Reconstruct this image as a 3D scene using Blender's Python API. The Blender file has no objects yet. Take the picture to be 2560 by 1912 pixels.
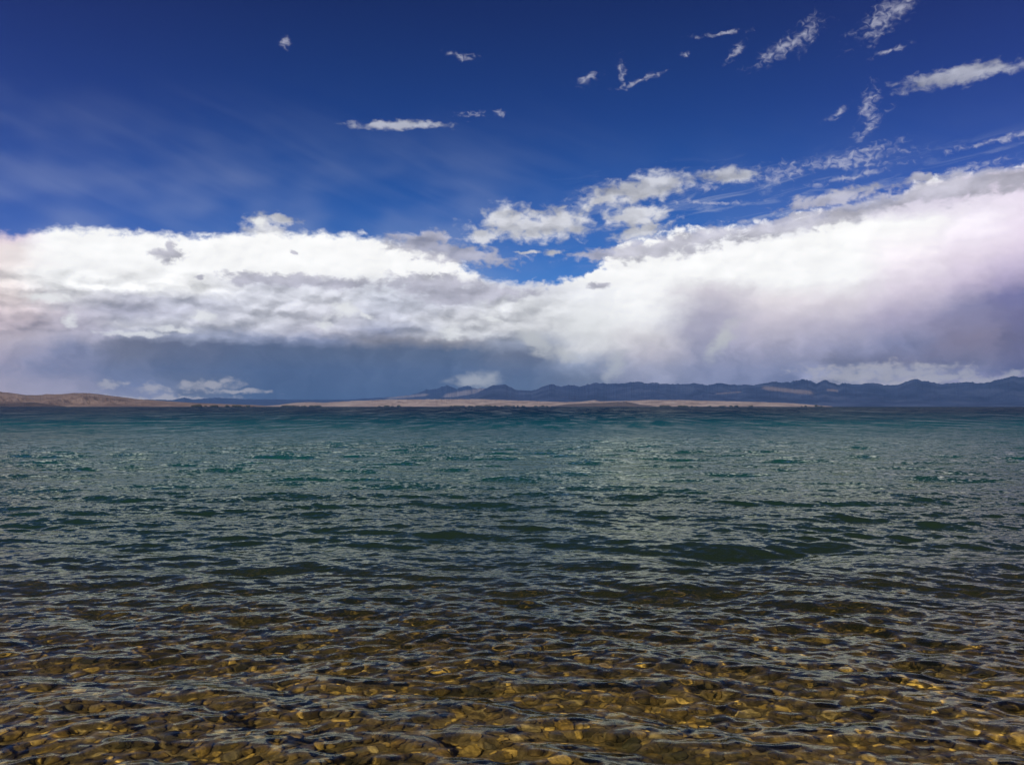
import bpy, math, random
import numpy as np
from mathutils import Vector

# ------------------------------------------------------------------ camera, world, sun
sc = bpy.context.scene
C = sc.collection
R = math.radians
random.seed(5)
rng = np.random.default_rng(11)

HORIZON_P = 1016.0            # photograph row of the horizon (2560 x 1912)
F = 2173.0                    # focal length in photograph pixels
CAM_H = 1.6
PITCH = math.atan((HORIZON_P - 956.0) / F)

cam_d = bpy.data.cameras.new('camera')
cam = bpy.data.objects.new('camera', cam_d)
C.objects.link(cam)
cam_d.sensor_width = 36.0
cam_d.lens = 36.0 * F / 2560.0
cam_d.clip_start = 0.05
cam_d.clip_end = 200000.0
cam.location = (0, 0, CAM_H)
cam.rotation_euler = (R(90) + PITCH, 0, 0)
sc.camera = cam

def azel(px, py):
    """direction (degrees) of a point of the photograph, seen from the camera"""
    x = (px - 1280.0); y = F; z = -(py - 956.0)
    y2 = y * math.cos(PITCH) - z * math.sin(PITCH)
    z2 = y * math.sin(PITCH) + z * math.cos(PITCH)
    return math.degrees(math.atan2(x, y2)), math.degrees(math.atan2(z2, math.hypot(x, y2)))

sc.view_settings.view_transform = 'Standard'
sc.view_settings.look = 'None'
sc.view_settings.exposure = 0.0
sc.view_settings.gamma = 1.0
sc.cycles.max_bounces = 8
sc.cycles.diffuse_bounces = 2
sc.cycles.glossy_bounces = 3
sc.cycles.transmission_bounces = 6
sc.cycles.volume_bounces = 0
sc.cycles.sample_clamp_indirect = 4.0
sc.cycles.sample_clamp_direct = 0.0

SUN_EL, SUN_AZ = 48.0, 215.0      # compass azimuth from +Y, clockwise: behind the camera, to the left
sun_d = bpy.data.lights.new('sun', 'SUN')
sun_d.energy = 3.6
sun_d.angle = R(0.53)
sun_d.color = (1.0, 0.95, 0.87)
sun = bpy.data.objects.new('sun', sun_d)
C.objects.link(sun)
sdir = Vector((math.sin(R(SUN_AZ)) * math.cos(R(SUN_EL)), math.cos(R(SUN_AZ)) * math.cos(R(SUN_EL)), math.sin(R(SUN_EL))))
sun.rotation_euler = sdir.to_track_quat('Z', 'Y').to_euler()

# ---- small node-graph helper
class G:
    def __init__(s, tree):
        s.t = tree; s.n = tree.nodes; s.l = tree.links
    def put(s, sock, v):
        if isinstance(v, bpy.types.NodeSocket): s.l.new(v, sock)
        elif v is not None: sock.default_value = v
    def math(s, op, a, b=None, c=None, clamp=False):
        n = s.n.new('ShaderNodeMath'); n.operation = op; n.use_clamp = clamp
        s.put(n.inputs[0], a)
        if b is not None: s.put(n.inputs[1], b)
        if c is not None: s.put(n.inputs[2], c)
        return n.outputs[0]
    def vec(s, op, a, b=None, scale=None):
        n = s.n.new('ShaderNodeVectorMath'); n.operation = op
        s.put(n.inputs[0], a)
        if b is not None: s.put(n.inputs[1], b)
        if scale is not None: s.put(n.inputs['Scale'], scale)
        return n.outputs['Value'] if op in ('LENGTH', 'DOT_PRODUCT') else n.outputs['Vector']
    def comb(s, x, y, z=0.0):
        n = s.n.new('ShaderNodeCombineXYZ')
        for i, v in enumerate((x, y, z)): s.put(n.inputs[i], v)
        return n.outputs[0]
    def sep(s, v):
        n = s.n.new('ShaderNodeSeparateXYZ'); s.put(n.inputs[0], v); return n.outputs
    def noise(s, v, scale=1.0, detail=2.0, rough=0.5, dist=0.0, dim='3D', lac=2.0):
        n = s.n.new('ShaderNodeTexNoise'); n.noise_dimensions = dim
        s.put(n.inputs['Vector'], v); n.inputs['Scale'].default_value = scale
        n.inputs['Detail'].default_value = detail; n.inputs['Roughness'].default_value = rough
        n.inputs['Distortion'].default_value = dist; n.inputs['Lacunarity'].default_value = lac
        return n.outputs
    def step(s, v, a, b, lo=0.0, hi=1.0, smooth=True):
        n = s.n.new('ShaderNodeMapRange'); n.interpolation_type = 'SMOOTHSTEP' if smooth else 'LINEAR'
        s.put(n.inputs['Value'], v)
        for k, x in (('From Min', a), ('From Max', b), ('To Min', lo), ('To Max', hi)): s.put(n.inputs[k], x)
        return n.outputs['Result']
    def mix(s, f, a, b, kind='MIX'):
        n = s.n.new('ShaderNodeMix'); n.data_type = 'RGBA'; n.blend_type = kind; n.clamp_factor = True
        s.put(n.inputs[0], f); s.put(n.inputs[6], a); s.put(n.inputs[7], b)
        return n.outputs[2]
    def mixf(s, f, a, b):
        n = s.n.new('ShaderNodeMix'); n.data_type = 'FLOAT'; n.clamp_factor = True
        s.put(n.inputs[0], f); s.put(n.inputs[2], a); s.put(n.inputs[3], b)
        return n.outputs[0]
    def ramp(s, f, stops, interp='LINEAR'):
        n = s.n.new('ShaderNodeValToRGB'); r = n.color_ramp; r.interpolation = interp
        s.put(n.inputs[0], f)
        while len(r.elements) > 1: r.elements.remove(r.elements[-1])
        stops = sorted(stops, key=lambda q: q[0])
        r.elements[0].position = stops[0][0]; r.elements[0].color = stops[0][1]
        for p, c in stops[1:]:
            e = r.elements.new(p); e.color = c
        return n.outputs
    def tex_map(s, v, loc, rot, scl):
        n = s.n.new('ShaderNodeMapping'); n.vector_type = 'TEXTURE'
        s.put(n.inputs['Vector'], v); n.inputs['Location'].default_value = loc
        n.inputs['Rotation'].default_value = rot; n.inputs['Scale'].default_value = scl
        return n.outputs[0]

def lin(c, k=1.0):
    o = []
    for v in c[:3]:
        v = v / 255.0
        o.append((v / 12.92 if v <= 0.04045 else ((v + 0.055) / 1.055) ** 2.4) * k)
    return (o[0], o[1], o[2], 1.0)

# ---- world: physical sky with procedural clouds laid out by direction
world = bpy.data.worlds.new('World'); sc.world = world; world.use_nodes = True
world.cycles.sampling_method = 'MANUAL'; world.cycles.sample_map_resolution = 512
wt = world.node_tree; wt.nodes.clear(); g = G(wt)
WS = 0.1                                   # background strength
outw = wt.nodes.new('ShaderNodeOutputWorld')
sky = wt.nodes.new('ShaderNodeTexSky'); sky.sky_type = 'NISHITA'; sky.sun_disc = False
sky.sun_elevation = R(SUN_EL); sky.sun_rotation = R(SUN_AZ); sky.altitude = 4500.0
sky.air_density = 1.0; sky.dust_density = 0.2; sky.ozone_density = 3.0

tc = wt.nodes.new('ShaderNodeTexCoord').outputs['Generated']
dx, dy, dz = g.sep(g.vec('NORMALIZE', tc))
az = g.math('DEGREES', g.math('ARCTAN2', dx, dy))
el = g.math('DEGREES', g.math('ARCSINE', dz))
az = g.math('MULTIPLY', az, 1.0)
P0 = g.comb(az, el)

S = 2560.0 / 2212.0
def PE(px, py): return azel(px * S, py * S)

# domain warp, three sizes
w1 = g.noise(g.vec('MULTIPLY', P0, (0.16, 0.32, 1)), 1.0, 2.0, 0.5, dim='2D')['Color']
w2 = g.noise(g.vec('MULTIPLY', P0, (0.75, 1.25, 1)), 1.0, 6.0, 0.6, dim='2D')['Color']
wA = g.vec('MULTIPLY', g.vec('SUBTRACT', w1, (0.5, 0.5, 0.5)), (3.0, 0.55, 0))
wB = g.vec('MULTIPLY', g.vec('SUBTRACT', w2, (0.5, 0.5, 0.5)), (1.9, 0.85, 0))
P = g.vec('ADD', g.vec('ADD', P0, wA), wB)
ax, ae, _ = g.sep(P)

W = (255, 254, 251)
COLS = [
 (0, [(478,(225,205,228),0),(505,(235,215,228),.75),(535,(250,236,232),1),(610,(255,244,238),1),(640,(248,232,226),1),(690,(222,204,206),1),(730,(218,203,206),1),(780,(202,188,198),1),(850,(222,204,206),1)]),
 (140,[(486,W,0),(505,W,1),(615,W,1),(650,(235,231,233),1),(680,(205,198,208),1),(700,(208,200,210),1),(725,(205,198,210),1),(752,(152,152,174),1),(790,(156,153,172),1),(825,(186,176,186),1),(865,(200,190,200),1)]),
 (280,[(492,W,0),(520,W,1),(622,W,1),(642,(224,222,230),1),(678,(200,198,212),1),(705,(232,230,234),1),(722,(188,188,204),1),(740,(112,120,150),1),(770,(116,124,154),1),(830,(142,146,170),1),(862,(176,174,190),1)]),
 (420,[(508,W,0),(530,W,1),(625,W,1),(650,(222,222,232),1),(672,(216,215,226),1),(700,(228,227,232),1),(724,(176,180,198),1),(744,(97,108,142),1),(800,(97,110,145),1),(836,(116,128,158),1),(870,(106,122,160),1)]),
 (560,[(494,W,0),(514,W,1),(590,W,1),(612,(232,232,240),1),(640,(234,234,240),1),(690,(230,229,234),1),(714,(214,213,222),1),(731,(158,163,184),1),(745,(88,103,140),1),(870,(74,97,141),1)]),
 (700,[(502,W,0),(524,W,1),(592,W,1),(615,(230,230,238),1),(640,(240,240,245),1),(690,(234,232,238),1),(720,(216,213,222),1),(736,(148,154,178),1),(756,(86,102,138),1),(870,(68,93,139),1)]),
 (840,[(506,W,0),(532,W,1),(590,W,1),(615,(228,230,236),1),(645,(222,224,233),1),(690,(224,224,234),1),(712,(178,181,200),1),(735,(140,148,175),1),(758,(90,106,141),1),(870,(70,95,141),1)]),
 (980,[(530,W,0),(560,W,.9),(590,W,1),(615,(222,221,228),1),(650,(214,214,222),1),(690,(236,235,236),1),(724,(234,233,232),1),(742,(146,154,178),1),(758,(88,106,142),1),(820,(84,104,145),1),(868,(80,102,145),1)]),
 (1120,[(596,W,0),(612,(225,226,235),.8),(632,(228,228,233),1),(655,(240,240,240),1),(712,(233,232,230),1),(742,(176,181,194),1),(766,(108,120,150),1),(830,(92,112,150),1)]),
 (1260,[(574,W,0),(610,W,.7),(632,(252,252,252),1),(700,(248,248,244),1),(755,(236,234,230),1),(785,(176,182,196),1),(815,(122,136,166),1),(840,(110,127,164),1)]),
 (1400,[(500,W,0),(512,W,.55),(560,W,1),(690,W,1),(730,(238,232,230),1),(770,(220,212,215),1),(800,(196,192,202),1),(850,(160,162,182),1)]),
 (1540,[(486,W,0),(505,(245,245,250),.8),(545,W,1),(600,W,1),(628,(222,214,220),1),(680,(190,184,198),1),(740,(180,175,191),1),(830,(160,160,180),1)]),
 (1680,[(462,W,0),(485,(225,225,238),.75),(520,W,1),(610,W,1),(645,(250,241,242),1),(690,(225,215,222),1),(760,(190,184,200),1),(830,(152,153,177),1)]),
 (1820,[(432,W,0),(455,(220,215,228),.8),(490,W,1),(600,W,1),(650,(240,230,235),1),(700,(206,197,210),1),(755,(168,164,186),1),(780,(126,130,163),1),(800,(166,163,182),1),(825,(196,190,196),1)]),
 (1960,[(385,W,0),(425,(215,208,226),.7),(450,(235,228,240),1),(475,W,1),(560,(255,246,250),1),(620,(235,222,234),1),(680,(192,181,202),1),(740,(150,148,175),1),(780,(124,125,160),1),(802,(176,170,186),1),(830,(196,188,196),1)]),
 (2100,[(360,W,0),(385,(214,204,224),.95),(430,(236,226,240),1),(480,(255,247,254),1),(550,(248,234,246),1),(610,(214,199,220),1),(660,(150,145,175),1),(740,(130,128,165),1),(790,(122,123,160),1),(820,(165,156,180),1)]),
 (2212,[(352,W,0),(372,(224,211,231),1),(430,(250,238,251),1),(520,(244,228,244),1),(595,(190,176,205),1),(640,(126,121,162),1),(740,(108,107,152),1),(800,(112,108,152),1),(825,(170,155,185),1)]),
]
EL_MAX = 17.0
elf = g.math('DIVIDE', ae, EL_MAX, clamp=True)
acc = alpha = None; prev = None
for (cx, stops) in COLS:
    st = []
    for (py, c, a) in stops:
        e = PE(cx, py)[1]
        k = 1.12 if min(c) > 244 else 1.0
        l = lin(c, k)
        if e < 5.5 and c[2] > c[0] + 30: l = (l[0] * 1.26, l[1] * 1.06, l[2] * 0.76, 1.0)
        st.append((min(max(e / EL_MAX, 0), 1), l))
    o = g.ramp(elf, st)
    a_here = PE(cx, 700)[0]
    if acc is None: acc = o[0]
    else:
        f = g.step(ax, prev, a_here)
        acc = g.mix(f, acc, o[0])
    prev = a_here

# cumulus texture: lumps lit from above
pn = g.vec('MULTIPLY', P0, (0.85, 1.7, 1))
pn = g.vec('ADD', pn, g.vec('MULTIPLY', g.vec('SUBTRACT', w2, (0.5, 0.5, 0.5)), (0.9, 0.9, 0)))
def puffy(v):
    n = wt.nodes.new('ShaderNodeTexVoronoi'); n.voronoi_dimensions = '2D'; n.feature = 'SMOOTH_F1'
    n.inputs['Scale'].default_value = 0.62; n.inputs['Smoothness'].default_value = 0.45
    n.inputs['Detail'].default_value = 1.6; n.inputs['Roughness'].default_value = 0.42; n.inputs['Lacunarity'].default_value = 2.3
    g.put(n.inputs['Vector'], v); return n.outputs['Distance']
relief = g.math('MULTIPLY', g.math('SUBTRACT', puffy(g.vec('ADD', pn, (-0.22, 0.50, 0))), puffy(pn)), 1.0)
n1 = g.noise(pn, 0.5, 4.0, 0.45, 0.0, dim='2D')[0]
n2 = g.noise(g.vec('ADD', pn, (-0.3, 0.8, 0)), 0.5, 3.0, 0.40, 0.0, dim='2D')[0]
relief_n = g.math('SUBTRACT', n1, n2)
relief = g.math('ADD', g.math('MULTIPLY', relief, 0.6), g.math('MULTIPLY', relief_n, 0.8))
# where the lumps show: the left bank between 3 and 9 degrees, and the low cumulus on the right
bx, be, _ = g.sep(P0)
wl = g.math('MULTIPLY', g.math('MULTIPLY', g.step(ae, 3.9, 4.6), g.step(ae, 7.0, 8.6, 1, 0)), g.step(bx, -2.0, 6.0, 1, 0))
wr = g.math('MULTIPLY', g.step(be, 1.3, 2.6, 1, 0), g.step(bx, 14.0, 19.0))
wt_ = g.math('ADD', g.math('MULTIPLY', wl, 0.75), g.math('MULTIPLY', wr, 0.9))
wt_ = g.math('ADD', wt_, 0.12)
soft_n = g.noise(g.vec('MULTIPLY', P, (0.55, 0.35, 1)), 1.0, 5.0, 0.55, 0.3, dim='2D')[0]
fac = g.math('ADD', g.math('ADD', 0.92, g.math('MULTIPLY', soft_n, 0.16)), g.math('MULTIPLY', relief, wt_))
fac = g.math('SUBTRACT', fac, g.math('MULTIPLY', wl, 0.09))
fac = g.math('MULTIPLY', fac, g.mixf(g.step(ae, 3.6, 5.0), g.math('ADD', 0.72, g.math('MULTIPLY', soft_n, 0.56)), 1.0))
acc = g.vec('MULTIPLY', acc, g.comb(fac, fac, fac))

# clear sky: tint of the physical sky by elevation, bluer than the lens saw
tint = g.ramp(g.math('DIVIDE', el, 40.0, clamp=True), [
   (0.0, (0.50, 0.75, 1.0, 1)), (0.20, (0.30, 0.62, 1.0, 1)), (0.32, (0.17, 0.44, 0.88, 1)), (0.46, (0.11, 0.27, 0.66, 1)), (0.62, (0.09, 0.16, 0.46, 1)), (1.0, (0.08, 0.14, 0.40, 1))])[0]
clear = g.mix(1.0, sky.outputs[0], tint, 'MULTIPLY')
clear = g.mix(1.0, clear, g.mix(g.step(g.math('ABSOLUTE', az), 8.0, 34.0), (1.0, 1.0, 1.0, 1), (1.7, 0.97, 1.05, 1)), 'MULTIPLY')
# thin cirrus veil, streaks running down to the right on the left, and fine ones over the right bank
w1x = g.sep(w1)[0]
cz = g.tex_map(P0, (0, 0, 0), (0, 0, R(-20)), (9.0, 1.1, 1))
cv = g.noise(cz, 1.0, 3.0, 0.5, 0.2, dim='2D')[0]
cm = g.math('MULTIPLY', g.step(cv, 0.30, 0.85), g.math('MULTIPLY', g.step(be, 9.0, 11.0), g.step(be, 13.5, 21.0, 1, 0)))
cm = g.math('MULTIPLY', cm, g.step(bx, -2.0, 9.0, 0.05, 0.01))
cveil = g.math('MULTIPLY', g.math('MULTIPLY', g.step(w1x, 0.3, 0.8), g.step(be, 9.0, 20.0, 0.22, 0.0)), g.step(bx, -5.0, 4.0, 1.0, 0.3))
cm = g.math('ADD', cm, cveil)
cz2 = g.tex_map(P0, (3, 9, 0), (0, 0, R(8)), (4.0, 0.6, 1))
cv2 = g.noise(cz2, 1.0, 7.0, 0.62, 0.6, dim='2D')[0]
cm2 = g.math('MULTIPLY', g.step(cv2, 0.42, 0.8), g.math('MULTIPLY', g.step(be, 8.0, 10.0), g.step(be, 12.5, 16.5, 1, 0)))
cm2 = g.math('MULTIPLY', cm2, g.step(bx, 0.0, 9.0, 0.0, 0.45))
cir = g.math('MAXIMUM', cm, cm2)
K = 1.0 / WS
cl_cir = g.vec('MULTIPLY', (0.50, 0.55, 0.68), (K, K, K))
base = g.mix(cir, clear, cl_cir)
bank = g.vec('MULTIPLY', acc, (K, K, K))

def field(blobs, Pw):
    d = None
    for b in blobs:
        x, y, rx, ry = b[:4]; rot = b[4] if len(b) > 4 else 0
        a, e = PE(x, y)
        m = g.tex_map(Pw, (a, e, 0), (0, 0, R(rot)), (rx / 32.8, ry / 32.8, 1))
        L = g.vec('LENGTH', m)
        d = L if d is None else g.math('MINIMUM', d, L)
    return d
nf = g.noise(g.vec('MULTIPLY', P0, (0.9, 1.5, 1)), 1.3, 7.0, 0.56, 0.25, dim='2D')[0]
nfc = g.math('SUBTRACT', nf, 0.5)
Pw = g.vec('ADD', P0, g.vec('MULTIPLY', g.vec('SUBTRACT', w2, (0.5, 0.5, 0.5)), (1.2, 0.7, 0)))
# separate white cumulus
whites = [(574,494,42,28),(560,482,24,22),(608,474,36,9,-6),(866,271,98,10,2),(840,270,60,8),
 (1150,490,125,30),(1095,478,55,36),(1045,512,34,16),(1215,480,60,34),(1375,412,118,26,8),(1420,396,70,26,6),(1300,432,50,14,20),
 (1375,468,70,26),(1575,378,64,16,-3),(2070,163,105,17,2),(2105,156,60,16),
 (1198,546,20,8),(1140,545,26,4),(1385,500,60,14,12)]
dW = g.math('ADD', field(whites, Pw), g.math('MULTIPLY', nfc, 1.7))
aW = g.math('MULTIPLY', g.step(dW, 0.35, 1.30, 1, 0), g.step(be, 13.0, 17.0, 0.95, 0.60))
shW = g.math('MINIMUM', g.math('ADD', 0.78, g.math('MULTIPLY', relief_n, 1.1)), 0.93)
colW = g.vec('MULTIPLY', (0.86 * K, 0.86 * K, 0.90 * K), g.comb(shW, shW, shW))
# wisps, high and thin
wisps = [(1690,376,40,14,12),(1530,408,26,7),(1830,345,90,10,3),(1702,98,54,12,24),(1742,72,14,26,-30),(1590,113,22,6,38),(1560,74,40,4,2),(1925,28,58,16,28),(1905,62,26,7,50),
 (1344,160,7,24,12),(1385,174,40,4,14),(1270,170,20,8,20),(1876,236,12,32,-10),(1878,276,34,8,38),(1806,246,20,5,32),(2150,305,74,5,6),
 (1862,328,60,6,10),(1800,356,100,6,-4),(1830,384,60,6,8),(1480,118,6,4),(617,93,10,8),(996,122,26,6,-8),(1020,247,20,4),(1080,245,9,5),
 (1540,437,90,4,-3),(2080,365,60,5,8),(1920,112,26,4,10)]
nw = g.noise(g.vec('MULTIPLY', P0, (1.0, 1.5, 1)), 2.2, 5.0, 0.5, 0.6, dim='2D')[0]
dS = g.math('ADD', field(wisps, Pw), g.math('MULTIPLY', g.math('SUBTRACT', nw, 0.5), 3.6))
aS = g.math('MULTIPLY', g.math('POWER', g.step(dS, -0.5, 1.9, 1, 0), 1.8), 0.55)
# grey scud, nearer and shaded
greys = [(362,550,30,15),(368,538,14,14),(635,546,9,5),(432,600,9,5),(540,602,58,14),(640,606,110,14),(740,612,90,12),
 (905,528,70,24),(985,548,125,22,-6),(935,512,36,16),(930,615,120,24),(1000,635,120,20),(1090,632,70,12),(965,648,60,12),
 (1400,540,140,21,3),(1480,522,130,17,10),(1290,552,60,8),(1720,484,180,17,9),(1850,456,130,20,10),(1800,428,95,15,8),(1640,505,80,10,8),
 (2090,400,125,25,3),(2190,388,95,20,4),(2000,385,30,10),(1960,432,60,12,8),(1720,470,50,8,9),
 (1290,618,30,7)]
dG = g.math('ADD', field(greys, Pw), g.math('MULTIPLY', nfc, 2.0))
aG = g.math('MULTIPLY', g.step(dG, 0.45, 1.30, 1, 0), 0.85)
shG = g.math('ADD', 0.57, g.math('MULTIPLY', relief_n, 0.7))
colG = g.vec('MULTIPLY', (0.93 * K, 0.90 * K, 1.02 * K), g.comb(shG, shG, shG))
# bright puffs inside the banks
puffs = [(747,668,34,18),(790,680,22,9,-30),(975,718,30,17),(1060,688,28,8,-20),(150,690,16,16),(440,682,34,12),(380,712,50,7),(290,722,60,8),
 (1270,690,24,16),(700,700,26,16),(100,642,50,10), (560,480,14,12)]
dP = g.math('ADD', field(puffs, Pw), g.math('MULTIPLY', nfc, 1.7))
aP = g.step(dP, 0.2, 1.25, 0.8, 0)
soft = [(1030,822,50,16,4),(1325,795,18,36,-28),(1160,742,44,20,-35),(1225,768,30,14,-30),(1560,735,16,50,-35)]
sf = g.math('ADD', field(soft, Pw), g.math('MULTIPLY', nfc, 1.2))
aF = g.step(sf, 0.2, 1.5, 0.75, 0)
lows = [(1880,815,40,9),(1990,820,50,8),(2130,818,40,8),(240,830,26,8,8),(330,838,30,9),(440,832,60,9,6),(350,862,120,6),(1900,800,120,14),(1840,812,60,10),(1970,808,60,12),(2060,812,40,9),(2200,806,24,9,20),(400,832,16,8),
 (510,845,60,5)]
dL = g.math('ADD', field(lows, Pw), g.math('MULTIPLY', nfc, 3.2))
aL = g.step(dL, 0.25, 1.5, 0.72, 0)

# top edge of the banks: where the cover begins, by azimuth
fc = wt.nodes.new('ShaderNodeFloatCurve')
TOPS = [(-300,500),(0,506),(60,500),(140,492),(220,496),(300,506),(400,514),(460,506),(520,506),(560,498),(640,506),(700,508),(780,512),(840,520),(920,540),(980,556),(1040,590),(1090,606),(1150,614),(1210,606),(1250,592),(1300,566),(1340,530),(1400,512),(1470,494),(1540,495),(1620,488),(1700,474),(1800,452),(1900,440),(1945,432),(1985,392),(2040,384),(2100,378),(2212,366),(2500,350)]
AZ0, AZ1 = -40.0, 40.0
cur = fc.mapping.curves[0]; fc.mapping.use_clip = False
pts = [((PE(x, y)[0] - AZ0) / (AZ1 - AZ0), PE(x, y)[1] / EL_MAX) for x, y in TOPS]
cur.points[0].location = (0.0, pts[0][1]); cur.points[-1].location = (1.0, pts[-1][1])
for p_ in pts[1:-1]: cur.points.new(*p_)
for p_ in cur.points: p_.handle_type = 'VECTOR'
fc.mapping.update()
g.put(fc.inputs['Value'], g.math('DIVIDE', g.math('SUBTRACT', ax, AZ0), AZ1 - AZ0, clamp=True))
gap = g.math('SUBTRACT', g.math('MULTIPLY', fc.outputs[0], EL_MAX), ae)
al2 = g.step(g.math('ADD', gap, g.math('MULTIPLY', nfc, g.step(bx, -6.0, 8.0, 0.9, 1.7))), -0.30, 0.34)

def bg(colour, below=None, fac=None):
    b_ = wt.nodes.new('ShaderNodeBackground'); b_.inputs['Strength'].default_value = WS
    g.put(b_.inputs['Color'], colour)
    if below is None: return b_.outputs[0]
    m_ = wt.nodes.new('ShaderNodeMixShader'); g.put(m_.inputs[0], fac)
    wt.links.new(below, m_.inputs[1]); wt.links.new(b_.outputs[0], m_.inputs[2])
    return m_.outputs[0]
h = bg(base)
h = bg((0.62 * K, 0.62 * K, 0.72 * K, 1), h, aS)
h = bg(colW, h, aW)
h = bg(bank, h, al2)
h = bg((1.0 * K, 1.0 * K, 0.97 * K, 1), h, aP)
h = bg((0.70 * K, 0.70 * K, 0.65 * K, 1), h, aF)
h = bg(colG, h, aG)
h = bg((0.72 * K, 0.66 * K, 0.60 * K, 1), h, aL)
wt.links.new(h, outw.inputs[0])

# ------------------------------------------------------------------ helpers for meshes
def grid_mesh(name, X, Y, Z, mat, smooth=True, attrs=None, kind=None):
    n, m = X.shape
    co = np.stack([X, Y, Z], -1).reshape(-1, 3).astype(np.float32)
    idx = np.arange(n * m).reshape(n, m)
    q = np.stack([idx[:-1, :-1], idx[:-1, 1:], idx[1:, 1:], idx[1:, :-1]], -1).reshape(-1, 4)
    return raw_mesh(name, co, q, mat, smooth, attrs, kind)

def raw_mesh(name, co, faces, mat, smooth=True, attrs=None, kind=None, link=True):
    me = bpy.data.meshes.new(name)
    k = faces.shape[1]
    me.vertices.add(len(co)); me.vertices.foreach_set('co', co.ravel())
    me.loops.add(faces.size); me.loops.foreach_set('vertex_index', faces.ravel().astype(np.int32))
    me.polygons.add(len(faces)); me.polygons.foreach_set('loop_start', np.arange(0, faces.size, k, dtype=np.int32))
    if smooth: me.polygons.foreach_set('use_smooth', np.ones(len(faces), bool))
    me.update(calc_edges=True); me.validate()
    for an, av in (attrs or {}).items():
        a = me.attributes.new(an, 'FLOAT', 'POINT'); a.data.foreach_set('value', av.ravel().astype(np.float32))
    me.materials.append(mat)
    if not link: return me
    o = bpy.data.objects.new(name, me); C.objects.link(o)
    if kind: o['kind'] = kind
    return o

def new_mat(name):
    m = bpy.data.materials.new(name); m.use_nodes = True; m.node_tree.nodes.clear()
    gg = G(m.node_tree); out = gg.n.new('ShaderNodeOutputMaterial')
    return m, gg, out

def vnoise(x, y, seed=0):
    """smooth value noise, vectorised"""
    r = np.random.default_rng(seed).random((256, 256))
    xi = np.floor(x).astype(int); yi = np.floor(y).astype(int)
    fx = x - xi; fy = y - yi
    fx = fx * fx * (3 - 2 * fx); fy = fy * fy * (3 - 2 * fy)
    a = r[xi % 256, yi % 256]; b = r[(xi + 1) % 256, yi % 256]
    c = r[xi % 256, (yi + 1) % 256]; d = r[(xi + 1) % 256, (yi + 1) % 256]
    return (a * (1 - fx) + b * fx) * (1 - fy) + (c * (1 - fx) + d * fx) * fy
def fbm(x, y, oct=5, seed=0, ridged=False, gain=0.5):
    s = 0; a = 1; t = 0
    for i in range(oct):
        v = vnoise(x * 2 ** i + 17.3 * i, y * 2 ** i + 9.1 * i, seed + i)
        if ridged: v = 1 - np.abs(2 * v - 1)
        s = s + a * v; t += a; a *= gain
    return s / t

# ------------------------------------------------------------------ lake bed depth
def bed_z(x, y):
    """height of the lake bed (water level 0): beach behind the camera, gentle shelf in front"""
    d = y - 2.2 + 0.35 * np.sin(x * 0.23 + 0.6)
    shelf = np.where(d < 0, -d * 0.12, -(0.075 * d + 0.0022 * d * d))
    return np.maximum(shelf, -9.0 - 0.002 * d) + 0.03 * (vnoise(x * 0.7 + 50, y * 0.9 + 50, 3) - 0.5)

# ------------------------------------------------------------------ water surface
def wave_tile(L, N, lo, hi, rms_slope, wind=R(-100), seed=1, spread=3.0, power=3.6):
    """one periodic patch of wind chop: height and sideways shift, waves between lo and hi metres long"""
    r = np.random.default_rng(seed)
    k1 = 2 * np.pi * np.fft.fftfreq(N, L / N)
    kx, ky = np.meshgrid(k1, k1, indexing='ij'); k = np.hypot(kx, ky); k[0, 0] = 1
    lam = 2 * np.pi / k
    cosd = (kx * math.cos(wind) + ky * math.sin(wind)) / k
    dirf = np.clip(cosd, 0, 1) ** spread + 0.02
    band = 1 / (1 + np.exp(-(lam - lo) / (0.12 * lo))) * 1 / (1 + np.exp((lam - hi) / (0.12 * hi)))
    A = np.sqrt(k ** -power * dirf) * band; A[0, 0] = 0
    h = A * (r.normal(size=A.shape) + 1j * r.normal(size=A.shape))
    H = np.fft.ifft2(h).real
    Dx = np.fft.ifft2(-1j * kx / k * h).real; Dy = np.fft.ifft2(-1j * ky / k * h).real
    gx = np.fft.ifft2(1j * kx * h).real; gy = np.fft.ifft2(1j * ky * h).real
    s = rms_slope / math.sqrt((gx ** 2 + gy ** 2).mean())
    return H * s, Dx * s, Dy * s, L
def samp(T, L, x, y):
    N = T.shape[0]; u = x / L * N; v = y / L * N
    i = np.floor(u).astype(int); j = np.floor(v).astype(int); fx = u - i; fy = v - j
    i0 = i % N; i1 = (i + 1) % N; j0 = j % N; j1 = (j + 1) % N
    return (T[i0, j0] * (1 - fx) + T[i1, j0] * fx) * (1 - fy) + (T[i0, j1] * (1 - fx) + T[i1, j1] * fx) * fy

azs = np.concatenate([np.linspace(-88, -38, 90, endpoint=False), np.linspace(-38, 38, 1000), np.linspace(38, 88, 91)[1:]])
rows = [2.0]
while rows[-1] < 60000:
    r_ = rows[-1]
    d_ = 0.016 if r_ < 7 else 0.016 * (r_ / 7) ** 1.45 if r_ < 45 else 0.24 * (r_ / 45) ** 1.6
    if r_ > 120: d_ = r_ * 0.035
    rows.append(r_ + d_)
rows = np.array(rows)
print('water rows', len(rows), 'cols', len(azs))
RR, AA = np.meshgrid(rows, np.radians(azs), indexing='ij')
wx = RR * np.sin(AA); wy = RR * np.cos(AA) * 1.0
rowstep = np.gradient(rows)[:, None] * np.ones_like(AA)
colstep = RR * np.gradient(np.radians(azs))[None, :]
stp = np.maximum(rowstep, colstep)
def fade(lo): return np.clip((lo / 2.5 - stp) / (lo / 2.5) * 2, 0, 1)
Z = np.zeros_like(wx); DX = np.zeros_like(wx); DY = np.zeros_like(wx)
shallow = np.clip((wy - 2.2) / 6.0, 0.25, 1)
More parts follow.
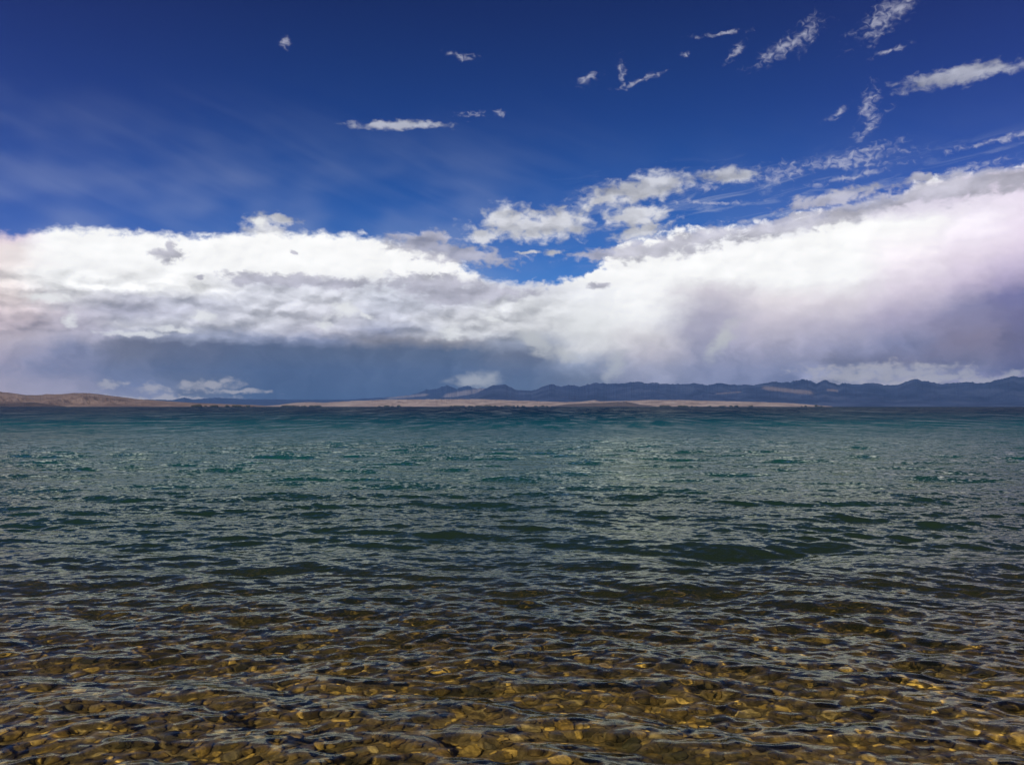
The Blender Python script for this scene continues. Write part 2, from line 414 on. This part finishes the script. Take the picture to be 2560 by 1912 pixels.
for (L, N, lo, hi, sl, wd, sd, chop, sp) in (
        (61.0, 512, 0.70, 3.2, 0.085, R(-94), 2, 0.9, 6.0),
        (19.0, 512, 0.22, 0.70, 0.098, R(-108), 5, 0.7, 2.6),
        (7.3, 512, 0.075, 0.22, 0.115, R(-86), 9, 0.5, 1.6),
        (2.6, 512, 0.025, 0.08, 0.12, R(-116), 13, 0.3, 1.0)):
    H, Tx, Ty, _ = wave_tile(L, N, lo, hi, sl, wd, sd, sp)
    f = fade(lo) * (shallow if lo > 0.3 else 1.0) * (1.0 if lo > 0.8 else 0.45 + 1.1 * fbm(wx / 2.6 + 60 + sd, wy / 1.3 + 60, 3, 60 + sd))
    c_, s_ = math.cos(sd * 0.13), math.sin(sd * 0.13)
    qx, qy = wx * c_ - wy * s_, wx * s_ + wy * c_
    qx, qy = wx + 31.0 * sd, wy + 7.0 * sd
    Z += f * samp(H, L, qx, qy); DX += f * chop * samp(Tx, L, qx, qy); DY += f * chop * samp(Ty, L, qx, qy)
gustw = 0.75 + 0.5 * fbm(wx / 7 + 100, wy / 4 + 100, 3, 40)
Z *= gustw

wm, g, out = new_mat('lake_water')
geo = g.n.new('ShaderNodeNewGeometry'); pos = geo.outputs['Position']; nrm = geo.outputs['Normal']
px_, py_, pz_ = g.sep(pos)
rad = g.vec('LENGTH', pos)
def slopes(sx, sy, off, det, rough):
    v = g.vec('ADD', g.vec('MULTIPLY', pos, (sx, sy, 0)), off)
    c = g.noise(v, 1.0, det, rough, 0.0, dim='2D')['Color']
    return g.vec('SUBTRACT', c, (0.5, 0.5, 0.5))
sA = slopes(8.0, 15.0, (3, 5, 0), 3.0, 0.65)       # ripples
sM = slopes(2.3, 5.5, (13, 45, 0), 3.0, 0.6)
sB = slopes(0.9, 2.3, (31, 15, 0), 4.0, 0.6)      # chop
sC = slopes(0.12, 0.45, (7, 55, 0), 3.0, 0.55)    # wave groups
fB = g.step(rad, 14.0, 60.0); fC = g.step(rad, 40.0, 200.0)
ampA = g.step(rad, 4.0, 24.0, 0.28, 0.9)
s1 = g.vec('SCALE', sA, scale=ampA)
s2 = g.vec('SCALE', sB, scale=g.math('MULTIPLY', fB, 0.85))
s3 = g.vec('SCALE', sC, scale=g.math('MULTIPLY', fC, 0.8))
sD = slopes(0.38, 0.065, (3, 5, 0), 3.0, 0.6); sE = slopes(0.05, 0.007, (9, 5, 0), 4.0, 0.65)
s5 = g.vec('ADD', g.vec('SCALE', sD, scale=g.step(rad, 50.0, 130.0, 0.0, 0.9)), g.vec('SCALE', sE, scale=g.step(rad, 200.0, 600.0, 0.0, 0.8)))
s4 = g.vec('SCALE', sM, scale=g.step(rad, 7.0, 30.0, 0.12, 0.65))
st = g.vec('ADD', g.vec('ADD', s1, s2), g.vec('ADD', g.vec('ADD', s3, s5), s4))
st = g.vec('MULTIPLY', st, (0.8, 1.0, 0.0))
# far off only the faces turned to the shore are seen past the crests in front of them
gA = g.noise(g.vec('MULTIPLY', pos, (0.55, 0.10, 0)), 1.0, 3.0, 0.6, dim='2D')[0]
gB = g.noise(g.vec('MULTIPLY', pos, (0.14, 0.012, 0)), 1.0, 3.0, 0.6, dim='2D')[0]
gC = g.noise(g.vec('MULTIPLY', pos, (0.03, 0.0012, 0)), 1.0, 3.0, 0.6, dim='2D')[0]
gm = g.mixf(g.step(rad, 90.0, 260.0), gA, gB); gm = g.mixf(g.step(rad, 500.0, 1500.0), gm, gC)
bias = g.step(rad, 14.0, 110.0, 0.0, -0.32)
bias = g.math('ADD', bias, g.math('MULTIPLY', g.math('SUBTRACT', gm, 0.5), g.step(rad, 25.0, 110.0, 0.0, 1.1)))
bias = g.math('MINIMUM', bias, 0.02)
nn = g.vec('NORMALIZE', g.vec('ADD', g.vec('ADD', nrm, st), g.comb(0.0, bias, 0.0)))
# body colour of the water by how deep the lake is there
pw = g.noise(g.vec('MULTIPLY', pos, (0.05, 0.11, 0)), 1.0, 4.0, 0.55, 0.5, dim='2D')[0]
ylog = g.math('LOGARITHM', g.math('MAXIMUM', g.math('ADD', py_, g.math('MULTIPLY', g.math('SUBTRACT', pw, 0.5), g.math('MULTIPLY', py_, 0.9))), 1.0), 10.0)
body = g.ramp(g.math('DIVIDE', ylog, 4.0), [
  (0.0, (0.024, 0.020, 0.006, 1)), (0.20, (0.022, 0.024, 0.008, 1)), (0.27, (0.013, 0.029, 0.014, 1)),
  (0.34, (0.010, 0.060, 0.042, 1)), (0.41, (0.010, 0.078, 0.078, 1)), (0.47, (0.010, 0.080, 0.100, 1)),
  (0.53, (0.009, 0.045, 0.076, 1)), (0.62, (0.008, 0.026, 0.058, 1)), (1.0, (0.008, 0.025, 0.058, 1))])[0]
turb = g.step(py_, 2.5, 11.5, 0.03, 0.98)
dif = g.n.new('ShaderNodeBsdfDiffuse'); g.put(dif.inputs['Color'], body)
refr = g.n.new('ShaderNodeBsdfRefraction'); refr.inputs['IOR'].default_value = 1.333; refr.inputs['Roughness'].default_value = 0.0
refr.inputs['Color'].default_value = (0.97, 0.90, 0.66, 1); g.put(refr.inputs['Normal'], nn)
glo = g.n.new('ShaderNodeBsdfGlossy'); g.put(glo.inputs['Normal'], nn); glo.inputs['Roughness'].default_value = 0.03
glo.inputs['Color'].default_value = (0.64, 0.69, 0.59, 1)
fr = g.n.new('ShaderNodeFresnel'); fr.inputs['IOR'].default_value = 1.333; g.put(fr.inputs['Normal'], nn)
m1 = g.n.new('ShaderNodeMixShader'); g.put(m1.inputs[0], turb); g.l.new(refr.outputs[0], m1.inputs[1]); g.l.new(dif.outputs[0], m1.inputs[2])
m2 = g.n.new('ShaderNodeMixShader'); g.put(m2.inputs[0], fr.outputs[0]); g.l.new(m1.outputs[0], m2.inputs[1]); g.l.new(glo.outputs[0], m2.inputs[2])
g.l.new(m2.outputs[0], out.inputs[0])
water = grid_mesh('water', wx + DX, wy + DY, Z, wm, kind='structure')
water.cycles.is_caustics_caster = True
sun_d.cycles.is_caustics_light = True
if True:      # faces upward
    me = water.data
    if me.polygons[0].normal.z < 0: me.flip_normals()

# ------------------------------------------------------------------ lake bed
def stone_mat(name, c1, c2, c3, attr=None):
    m, g, out = new_mat(name)
    p = g.n.new('ShaderNodeBsdfPrincipled'); g.l.new(p.outputs[0], out.inputs[0])
    tcn = g.n.new('ShaderNodeTexCoord')
    gp = g.n.new('ShaderNodeNewGeometry').outputs['Position']
    if attr:
        a = g.n.new('ShaderNodeAttribute'); a.attribute_name = attr; t = a.outputs['Fac']
    else:
        t = g.n.new('ShaderNodeObjectInfo').outputs['Random']
    n = g.noise(gp, 34.0, 5.0, 0.65)[0]
    nb = g.noise(gp, 9.0, 3.0, 0.6)[0]
    c = g.ramp(t, [(0.0, c1), (0.45, c2), (0.8, c3), (1.0, tuple(min(1, v * 1.5) for v in c3[:3]) + (1,))])[0]
    k = g.step(n, 0.3, 0.7, 0.45, 1.5)
    c = g.vec('MULTIPLY', c, g.comb(k, k, k))
    nc = g.noise(gp, 1.3, 3.0, 0.6)[0]
    c = g.mix(g.step(g.math('ADD', g.math('MULTIPLY', nb, 0.5), g.math('MULTIPLY', nc, 0.6)), 0.52, 0.70, 0.0, 0.7), c, (0.036, 0.036, 0.012, 1))     # algae film
    g.put(p.inputs['Base Color'], c); p.inputs['Roughness'].default_value = 0.75
    b = g.n.new('ShaderNodeBump'); b.inputs['Strength'].default_value = 0.5; b.inputs['Distance'].default_value = 0.01
    g.put(b.inputs['Height'], n); g.put(p.inputs['Normal'], b.outputs[0])
    return m
PAL = ((0.045, 0.033, 0.014, 1), (0.20, 0.135, 0.038, 1), (0.48, 0.34, 0.10, 1))
bed_m = stone_mat('bed_gravel', (0.09, 0.07, 0.035, 1), (0.16, 0.12, 0.055, 1), (0.2, 0.15, 0.07, 1), attr='tone')
bxs = np.concatenate([-np.geomspace(20000, 14, 30), np.linspace(-13.5, 13.5, 260), np.geomspace(14, 20000, 30)])
bys = np.concatenate([np.linspace(-6, 0.9, 40), np.linspace(1.0, 18, 260), np.geomspace(18.5, 45000, 60)])
BX, BY = np.meshgrid(bxs, bys, indexing='ij')
BZ = bed_z(BX, BY) + 0.012 * (fbm(BX * 9, BY * 9, 3, 77) - 0.5) * (np.abs(BX) < 14)
bed = grid_mesh('lake_bed', BX, BY, BZ, bed_m, attrs={'tone': fbm(BX * 5 + 9, BY * 5 + 9, 3, 21)}, kind='structure')
if bed.data.polygons[0].normal.z < 0: bed.data.flip_normals()

# ------------------------------------------------------------------ stones
import bmesh
def stone_shape(seed, sub):
    bm = bmesh.new(); bmesh.ops.create_icosphere(bm, subdivisions=sub, radius=1.0)
    co = np.array([v.co[:] for v in bm.verts]); fa = np.array([[v.index for v in f.verts] for f in bm.faces]); bm.free()
    r = np.random.default_rng(seed)
    # squarish cobble: cut by a few soft planes, then lumps
    for _ in range(7):
        d = r.normal(size=3); d[2] *= 0.8; d /= np.linalg.norm(d); lim = r.uniform(0.62, 0.9)
        s = co @ d; over = np.clip(s - lim, 0, None); co = co - np.outer(over * 0.85, d)
    for _ in range(5):
        d = r.normal(size=3) * 2.2; co = co * (1 + 0.045 * np.sin(co @ d + r.uniform(0, 6)))[:, None]
    return co * np.array([1.0, r.uniform(0.62, 0.9), r.uniform(0.38, 0.6)]), fa
def rotz_tilt(co, yaw, tx, ty):
    cz, sz = math.cos(yaw), math.sin(yaw)
    Rz = np.array([[cz, -sz, 0], [sz, cz, 0], [0, 0, 1]])
    cx, sx = math.cos(tx), math.sin(tx); Rx = np.array([[1, 0, 0], [0, cx, -sx], [0, sx, cx]])
    cy, sy = math.cos(ty), math.sin(ty); Ry = np.array([[cy, 0, sy], [0, 1, 0], [-sy, 0, cy]])
    return co @ (Rz @ Rx @ Ry).T

# positions: jittered, dense, sizes mixed; biggest first so that they keep their room
cells = {}
def free(x, y, r):
    i, j = int(x // 0.2), int(y // 0.2)
    for a in range(i - 1, i + 2):
        for b in range(j - 1, j + 2):
            for (u, v, q) in cells.get((a, b), ()):
                if (u - x) ** 2 + (v - y) ** 2 < (0.80 * (r + q)) ** 2: return False
    return True
def put(x, y, r): cells.setdefault((int(x // 0.2), int(y // 0.2)), []).append((x, y, r))
spots = []
for (size, count) in ((0.060, 380), (0.043, 3600), (0.030, 15000), (0.020, 30000)):
    for _ in range(count):
        y = 1.8 + 9.2 * random.random() ** 1.15
        hw = 2.2 + y * 0.75
        x = random.uniform(-hw, hw)
        r_ = size * random.uniform(0.82, 1.25)
        if free(x, y, r_):
            put(x, y, r_); spots.append((x, y, r_))
print('stones', len(spots))
# the largest-looking in the picture become individuals
def inframe(x, y, marg=1.02):
    if y <= 0.5: return False
    z = bed_z(np.array(x), np.array(y))
    apparent = CAM_H + float(-z) * 0.75           # raised by refraction
    down = math.degrees(math.atan2(apparent, y))
    return abs(math.degrees(math.atan2(x, y))) < 30.5 * marg and down < 22.6
cand = sorted([s for s in spots if inframe(s[0], s[1])], key=lambda s: -s[2] / math.hypot(s[0], s[1]))
heroes = set(cand[:300]); 
kinds = (
 ('golden', (0.20, 0.13, 0.035, 1), (0.34, 0.23, 0.065, 1), (0.50, 0.36, 0.12, 1), 'golden cobble'),
 ('dark',   (0.05, 0.045, 0.035, 1), (0.09, 0.075, 0.05, 1), (0.13, 0.105, 0.065, 1), 'dark olive cobble'),
 ('brown',  (0.085, 0.058, 0.024, 1), (0.13, 0.09, 0.035, 1), (0.19, 0.135, 0.055, 1), 'brown cobble'),
 ('pale',   (0.28, 0.22, 0.10, 1), (0.38, 0.30, 0.14, 1), (0.5, 0.4, 0.2, 1), 'pale cobble'))
protos = []
for ki, (kn, c1, c2, c3, lb) in enumerate(kinds):
    m = stone_mat('stone_' + kn, c1, c2, c3)
    for q in range(4):
        co, fa = stone_shape(100 + ki * 10 + q, 3)
        me = raw_mesh('lake_stone', co.astype(np.float32), fa, m, True, link=False)
        protos.append((ki, me, lb))
src = bpy.data.objects.new('lake_stone', protos[0][1])
first = True
for (x, y, r_) in sorted(heroes):
    ki = random.choices((0, 1, 2, 3), (0.30, 0.30, 0.32, 0.08))[0]
    ki_, me, lb = protos[ki * 4 + random.randrange(4)]
    o = src if first else src.copy(); first = False
    o.data = me
    z = float(bed_z(np.array(x), np.array(y)))
    o.location = (x, y, z + r_ * 0.30); o.scale = (r_ * 1.12,) * 3
    o.rotation_euler = (random.uniform(-.25, .25), random.uniform(-.25, .25), random.uniform(0, 6.28))
    a = math.degrees(math.atan2(x, y))
    zone = 'far left' if a < -18 else 'left of centre' if a < -6 else 'middle' if a < 6 else 'right of centre' if a < 18 else 'far right'
    size = 'large' if r_ > 0.056 else 'smaller'
    row = 'at the bottom edge' if y < 4.7 else 'a step further out'
    o['label'] = '%s %s lying under clear water %s, %s' % (size, lb, row, zone)
    o['category'] = 'stone'; o['group'] = '%s %s stones under the water %s, %s' % (size, kinds[ki][0], row, zone)
    o.cycles.is_caustics_receiver = True
    C.objects.link(o)
# the rest: one object
shapes = [stone_shape(300 + i, 2) for i in range(14)]
cos, fas, tones, off = [], [], [], 0
for (x, y, r_) in spots:
    if (x, y, r_) in heroes: continue
    co, fa = shapes[random.randrange(14)]
    co = rotz_tilt(co, random.uniform(0, 6.28), random.uniform(-.25, .25), random.uniform(-.25, .25)) * (r_ * 1.12)
    z = float(bed_z(np.array(x), np.array(y)))
    cos.append(co + np.array([x, y, z + r_ * 0.25])); fas.append(fa + off); tones.append(np.full(len(co), random.random())); off += len(co)
peb_m = stone_mat('pebbles', *PAL, attr='tone')
peb = raw_mesh('pebbles', np.concatenate(cos).astype(np.float32), np.concatenate(fas), peb_m, True, {'tone': np.concatenate(tones)}, 'stuff')
peb['label'] = 'brown and golden cobbles and pebbles covering the lake bed under shallow water'; peb['category'] = 'pebbles'
peb.cycles.is_caustics_receiver = True; bed.cycles.is_caustics_receiver = True

# ------------------------------------------------------------------ far shore and mountains
def rock_mat(name, stops, scale=0.002, zscale=3.0, pale=None, rough=0.95, strata=0.0):
    m, g, out = new_mat(name)
    p = g.n.new('ShaderNodeBsdfPrincipled'); g.l.new(p.outputs[0], out.inputs[0])
    gp = g.n.new('ShaderNodeNewGeometry').outputs['Position']
    v = g.vec('MULTIPLY', gp, (scale, scale, scale * zscale))
    n = g.noise(v, 1.0, 6.0, 0.6, 0.4)[0]
    c = g.ramp(n, stops)[0]
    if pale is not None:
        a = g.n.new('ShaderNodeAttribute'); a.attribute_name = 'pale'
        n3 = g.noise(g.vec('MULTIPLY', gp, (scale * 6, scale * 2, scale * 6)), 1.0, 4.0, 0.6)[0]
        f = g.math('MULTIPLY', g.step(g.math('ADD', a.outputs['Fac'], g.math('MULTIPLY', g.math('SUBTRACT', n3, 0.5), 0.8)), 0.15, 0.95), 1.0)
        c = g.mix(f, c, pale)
    g.put(p.inputs['Base Color'], c); p.inputs['Roughness'].default_value = rough
    return m

def ridge(name, prof, D, front, back, mat, seed, step=0.03, rough=0.35, pale_fn=None, jag=0.0, nt=46, feat=1.0, ridged=True, kind='structure'):
    """range whose crest stands D metres off; prof = crest heights in degrees by azimuth; foot runs `front` metres towards the lake"""
    pa = [azel(x, y) for (x, y) in prof]
    A = np.arange(pa[0][0], pa[-1][0] + step, step)
    E = np.interp(A, [p[0] for p in pa], [p[1] for p in pa])
    crest = np.tan(np.radians(E)) * D + CAM_H
    crest = crest * (1 + jag * (fbm(A * 3.1, A * 0 + seed, 5, seed, ridged=True, gain=0.6) - 0.6))
    t = np.concatenate([np.linspace(0, 1, nt), 1 + np.linspace(0, 1, 10)[1:]])
    T, AA_ = np.meshgrid(t, A, indexing='ij')
    r = D - front + np.where(T < 1, T * front, front + (T - 1) * back)
    # the crest line wanders in depth
    r = r + np.minimum(T, 1) * front * 0.25 * (fbm(AA_ * 0.6, AA_ * 0 + 3, 3, seed + 5) - 0.5)
    shape = np.where(T < 1, T ** 1.15, 1 - (T - 1) ** 1.3)
    n = fbm(AA_ * 0.28 * feat + T * 1.3, T * 1.1 * feat + AA_ * 0.1, 5, seed + 9, ridged=ridged)
    w = np.clip(T * 4, 0, 1) * np.clip((1 - T) * 2.2, 0, 1)
    z = crest[None, :] * (shape + (n - 0.55) * rough * 2 * w)
    z = np.maximum(z, crest[None, :] * shape * 0.15)
    # keep the silhouette: nothing in front of the crest may rise above it
    lim = np.tan(np.radians(np.interp(AA_, A, E))) * r
    z = np.where(T < 0.98, np.minimum(z, lim * 0.985), z)
    z[0] = -3.0; z[-1] = -3.0
    X = r * np.sin(np.radians(AA_)); Y = r * np.cos(np.radians(AA_))
    at = {}
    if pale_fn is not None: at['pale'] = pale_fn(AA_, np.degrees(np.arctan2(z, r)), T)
    o = grid_mesh(name, X, Y, z, mat, True, at or None, kind)
    if o.data.polygons[len(o.data.polygons) // 3].normal.z < 0: o.data.flip_normals()
    return o

blue = [(0.3, (0.008, 0.015, 0.042, 1)), (0.5, (0.014, 0.024, 0.062, 1)), (0.7, (0.026, 0.038, 0.082, 1))]  # far range: cloud shade and haze blue mixed into the rock colour
tan_ = [(0.30, (0.13, 0.095, 0.08, 1)), (0.44, (0.26, 0.195, 0.165, 1)), (0.58, (0.35, 0.275, 0.235, 1)), (0.75, (0.42, 0.34, 0.30, 1))]
brn = [(0.30, (0.085, 0.055, 0.045, 1)), (0.5, (0.17, 0.115, 0.09, 1)), (0.7, (0.25, 0.175, 0.135, 1))]
drk = [(0.3, (0.03, 0.024, 0.026, 1)), (0.7, (0.08, 0.055, 0.05, 1))]

MAIN = [(1040,1012),(1075,1003),(1100,994),(1142,992),(1187,985),(1215,972),(1231,964),(1264,961),(1288,973),(1329,977),(1357,967),(1378,959),(1402,966),(1427,961),(1447,967),(1471,961),(1500,957),(1532,959),(1573,955),(1595,953),(1618,959),(1638,957),(1663,961),(1695,959),(1733,957),(1766,963),(1794,959),(1823,961),(1884,963),(1904,961),(1931,953),(1953,956),(1977,955),(2006,947),(2026,951),(2042,957),(2061,949),(2075,956),(2097,960),(2112,956),(2140,961),(2160,958),(2193,958),(2222,963),(2250,960),(2270,953),(2287,946),(2311,953),(2352,960),(2384,957),(2413,953),(2441,957),(2474,955),(2498,947),(2527,942),(2560,943),(2640,938),(2760,950),(2900,962),(3100,980),(3250,1012)]
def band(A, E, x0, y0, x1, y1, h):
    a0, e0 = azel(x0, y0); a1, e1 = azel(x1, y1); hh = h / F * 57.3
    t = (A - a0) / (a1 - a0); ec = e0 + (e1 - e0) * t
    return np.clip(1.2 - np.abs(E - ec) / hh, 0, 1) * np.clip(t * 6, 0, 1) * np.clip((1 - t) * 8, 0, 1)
def sunlit_main(A, E, T):  # mask of the sunlit valley, its sunlight painted as paler rock
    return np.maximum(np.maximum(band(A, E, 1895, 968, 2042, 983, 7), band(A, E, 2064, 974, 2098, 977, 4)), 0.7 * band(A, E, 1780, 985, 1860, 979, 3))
ridge('mountain_range', MAIN, 27000, 6500, 6000, rock_mat('shaded_rock', [(0.36, (0.004, 0.010, 0.035, 1)), (0.5, (0.016, 0.026, 0.066, 1)), (0.64, (0.045, 0.058, 0.105, 1))], 0.0011, 2.5, pale=(0.17, 0.135, 0.13, 1)), 3, 0.015, 0.17, sunlit_main, jag=0.10, nt=60, feat=1.1)  # dark blue stands in for cloud shadow and haze on the rock
FARM = [(340,1010),(352,1000),(362,998),(385,999),(407,999),(430,1000),(448,996),(462,993),(480,998),(508,996),(541,994),(600,997),(680,998),(760,999),(860,999),(930,995),(985,992),(1030,986),(1064,974),(1090,972),(1117,963),(1130,968),(1142,973),(1155,967),(1168,964),(1187,971),(1210,970),(1250,978),(1330,990),(1400,1010)]
def sunlit_far(A, E, T):  # mask of the lit slopes, sunlight painted into the far rock
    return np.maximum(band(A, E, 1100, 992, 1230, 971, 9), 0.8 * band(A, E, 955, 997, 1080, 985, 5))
ridge('distant_mountains', FARM, 36000, 6000, 5000, rock_mat('far_rock', blue, 0.0007, 2.0, pale=(0.20, 0.175, 0.18, 1)), 14, 0.015, 0.2, sunlit_far, jag=0.12, feat=1.2)
SPIT = [(650,1015.2),(700,1012),(712,1010),(745,1006),(773,1005),(810,1007),(846,1004),(881,1002),(942,1000),(1003,998),(1109,998),(1207,998),(1288,1001),(1410,1005),(1450,1004),(1488,1000),(1500,1003),(1573,1002),(1614,1000),(1695,1000),(1782,1002),(1904,1005),(1985,1008),(2042,1013),(2080,1015.4)]
ridge('sandy_shore', SPIT, 11000, 1500, 1200, rock_mat('dry_sand', tan_, 0.004, 7.0), 21, 0.015, 0.22, jag=0.10, nt=30, feat=4.0)
FOOT = [(1380,1015.3),(1420,1010),(1470,1008),(1520,1006),(1560,1004),(1578,1006),(1600,1011),(1640,1015.3)]
ridge('foothill', FOOT, 9300, 500, 500, rock_mat('foothill_scrub', [(0.3, (0.05, 0.045, 0.05, 1)), (0.7, (0.11, 0.085, 0.075, 1))], 0.006, 4.0), 25, 0.015, 0.3, jag=0.2, nt=20, feat=5.0)
HILL = [(-900,990),(-500,985),(-200,972),(-80,976),(0,979),(24,981),(65,987),(102,987),(114,985),(155,985),(175,983),(203,982),(228,983),(260,987),(301,992),(346,998),(407,1002),(488,1007),(570,1010),(631,1012),(680,1015.3)]
ridge('brown_hills', HILL, 8200, 1700, 1500, rock_mat('bare_hill', brn, 0.0035, 3.5), 31, 0.02, 0.34, jag=0.06, nt=60, feat=3.0)
HEAD = [(-500,1012),(-200,1004),(-60,1006),(0,1008),(30,1009),(73,1005),(100,1007),(130,1012),(165,1015.3)]
ridge('dark_headland', HEAD, 6200, 350, 400, rock_mat('wet_rock', drk, 0.01, 3.0), 41, 0.015, 0.4, jag=0.25, nt=20, feat=6.0)

# low scrub along the far waterline
def scrub():
    cos, fas, off = [], [], 0
    sh = [stone_shape(700 + i, 2) for i in range(5)]
    r = random.Random(8)
    spans = [((480, 540), 10), ((560, 640), 12), ((700, 800), 26), ((940, 1000), 8), ((1120, 1280), 36), ((1280, 1420), 22), ((1640, 1900), 26), ((2000, 2060), 5)]
    for (x0, x1), n in spans:
        for _ in range(n):
            a = math.radians(azel(r.uniform(x0, x1), 1000)[0])
            D = 9350 + r.uniform(0, 100) if x0 > 650 else 6480 + r.uniform(0, 80)
            s = r.uniform(5, 15)
            co, fa = sh[r.randrange(5)]
            co = co * np.array([s * r.uniform(1, 2.6), s, s * r.uniform(0.9, 2.0)])
            cos.append(co + np.array([D * math.sin(a), D * math.cos(a), s * 0.4])); fas.append(fa + off); off += len(co)
    m, g, out = new_mat('scrub'); p = g.n.new('ShaderNodeBsdfPrincipled'); g.l.new(p.outputs[0], out.inputs[0])
    gp = g.n.new('ShaderNodeNewGeometry').outputs['Position']
    g.put(p.inputs['Base Color'], g.ramp(g.noise(gp, 0.3, 3)[0], [(0.3, (0.03, 0.035, 0.025, 1)), (0.7, (0.07, 0.065, 0.04, 1))])[0]); p.inputs['Roughness'].default_value = 1
    o = raw_mesh('shore_scrub', np.concatenate(cos).astype(np.float32), np.concatenate(fas), m, True, None, 'stuff')
    o['label'] = 'sparse dark scrub dotted along the far waterline'; o['category'] = 'scrub'
scrub()

# ------------------------------------------------------------------ haze: one closed box of even air
def haze():
    x, y0, y1, z0, z1 = 46000, -3000, 46000, -150, 1900
    co = np.array([(a, b, c) for a in (-x, x) for b in (y0, y1) for c in (z0, z1)], np.float32)
    fa = np.array([(0, 1, 3, 2), (4, 6, 7, 5), (0, 4, 5, 1), (2, 3, 7, 6), (0, 2, 6, 4), (1, 5, 7, 3)])
    m, g, out = new_mat('haze_air')
    v = g.n.new('ShaderNodeVolumePrincipled'); v.inputs['Color'].default_value = (0.20, 0.46, 1.0, 1)
    v.inputs['Density'].default_value = 1.6e-5; v.inputs['Anisotropy'].default_value = 0.0
    g.l.new(v.outputs[0], out.inputs['Volume'])
    o = raw_mesh('haze', co, fa, m, False, None, 'stuff')
    o['label'] = 'thin bluish air between the shore and the far mountains'; o['category'] = 'haze'
haze()
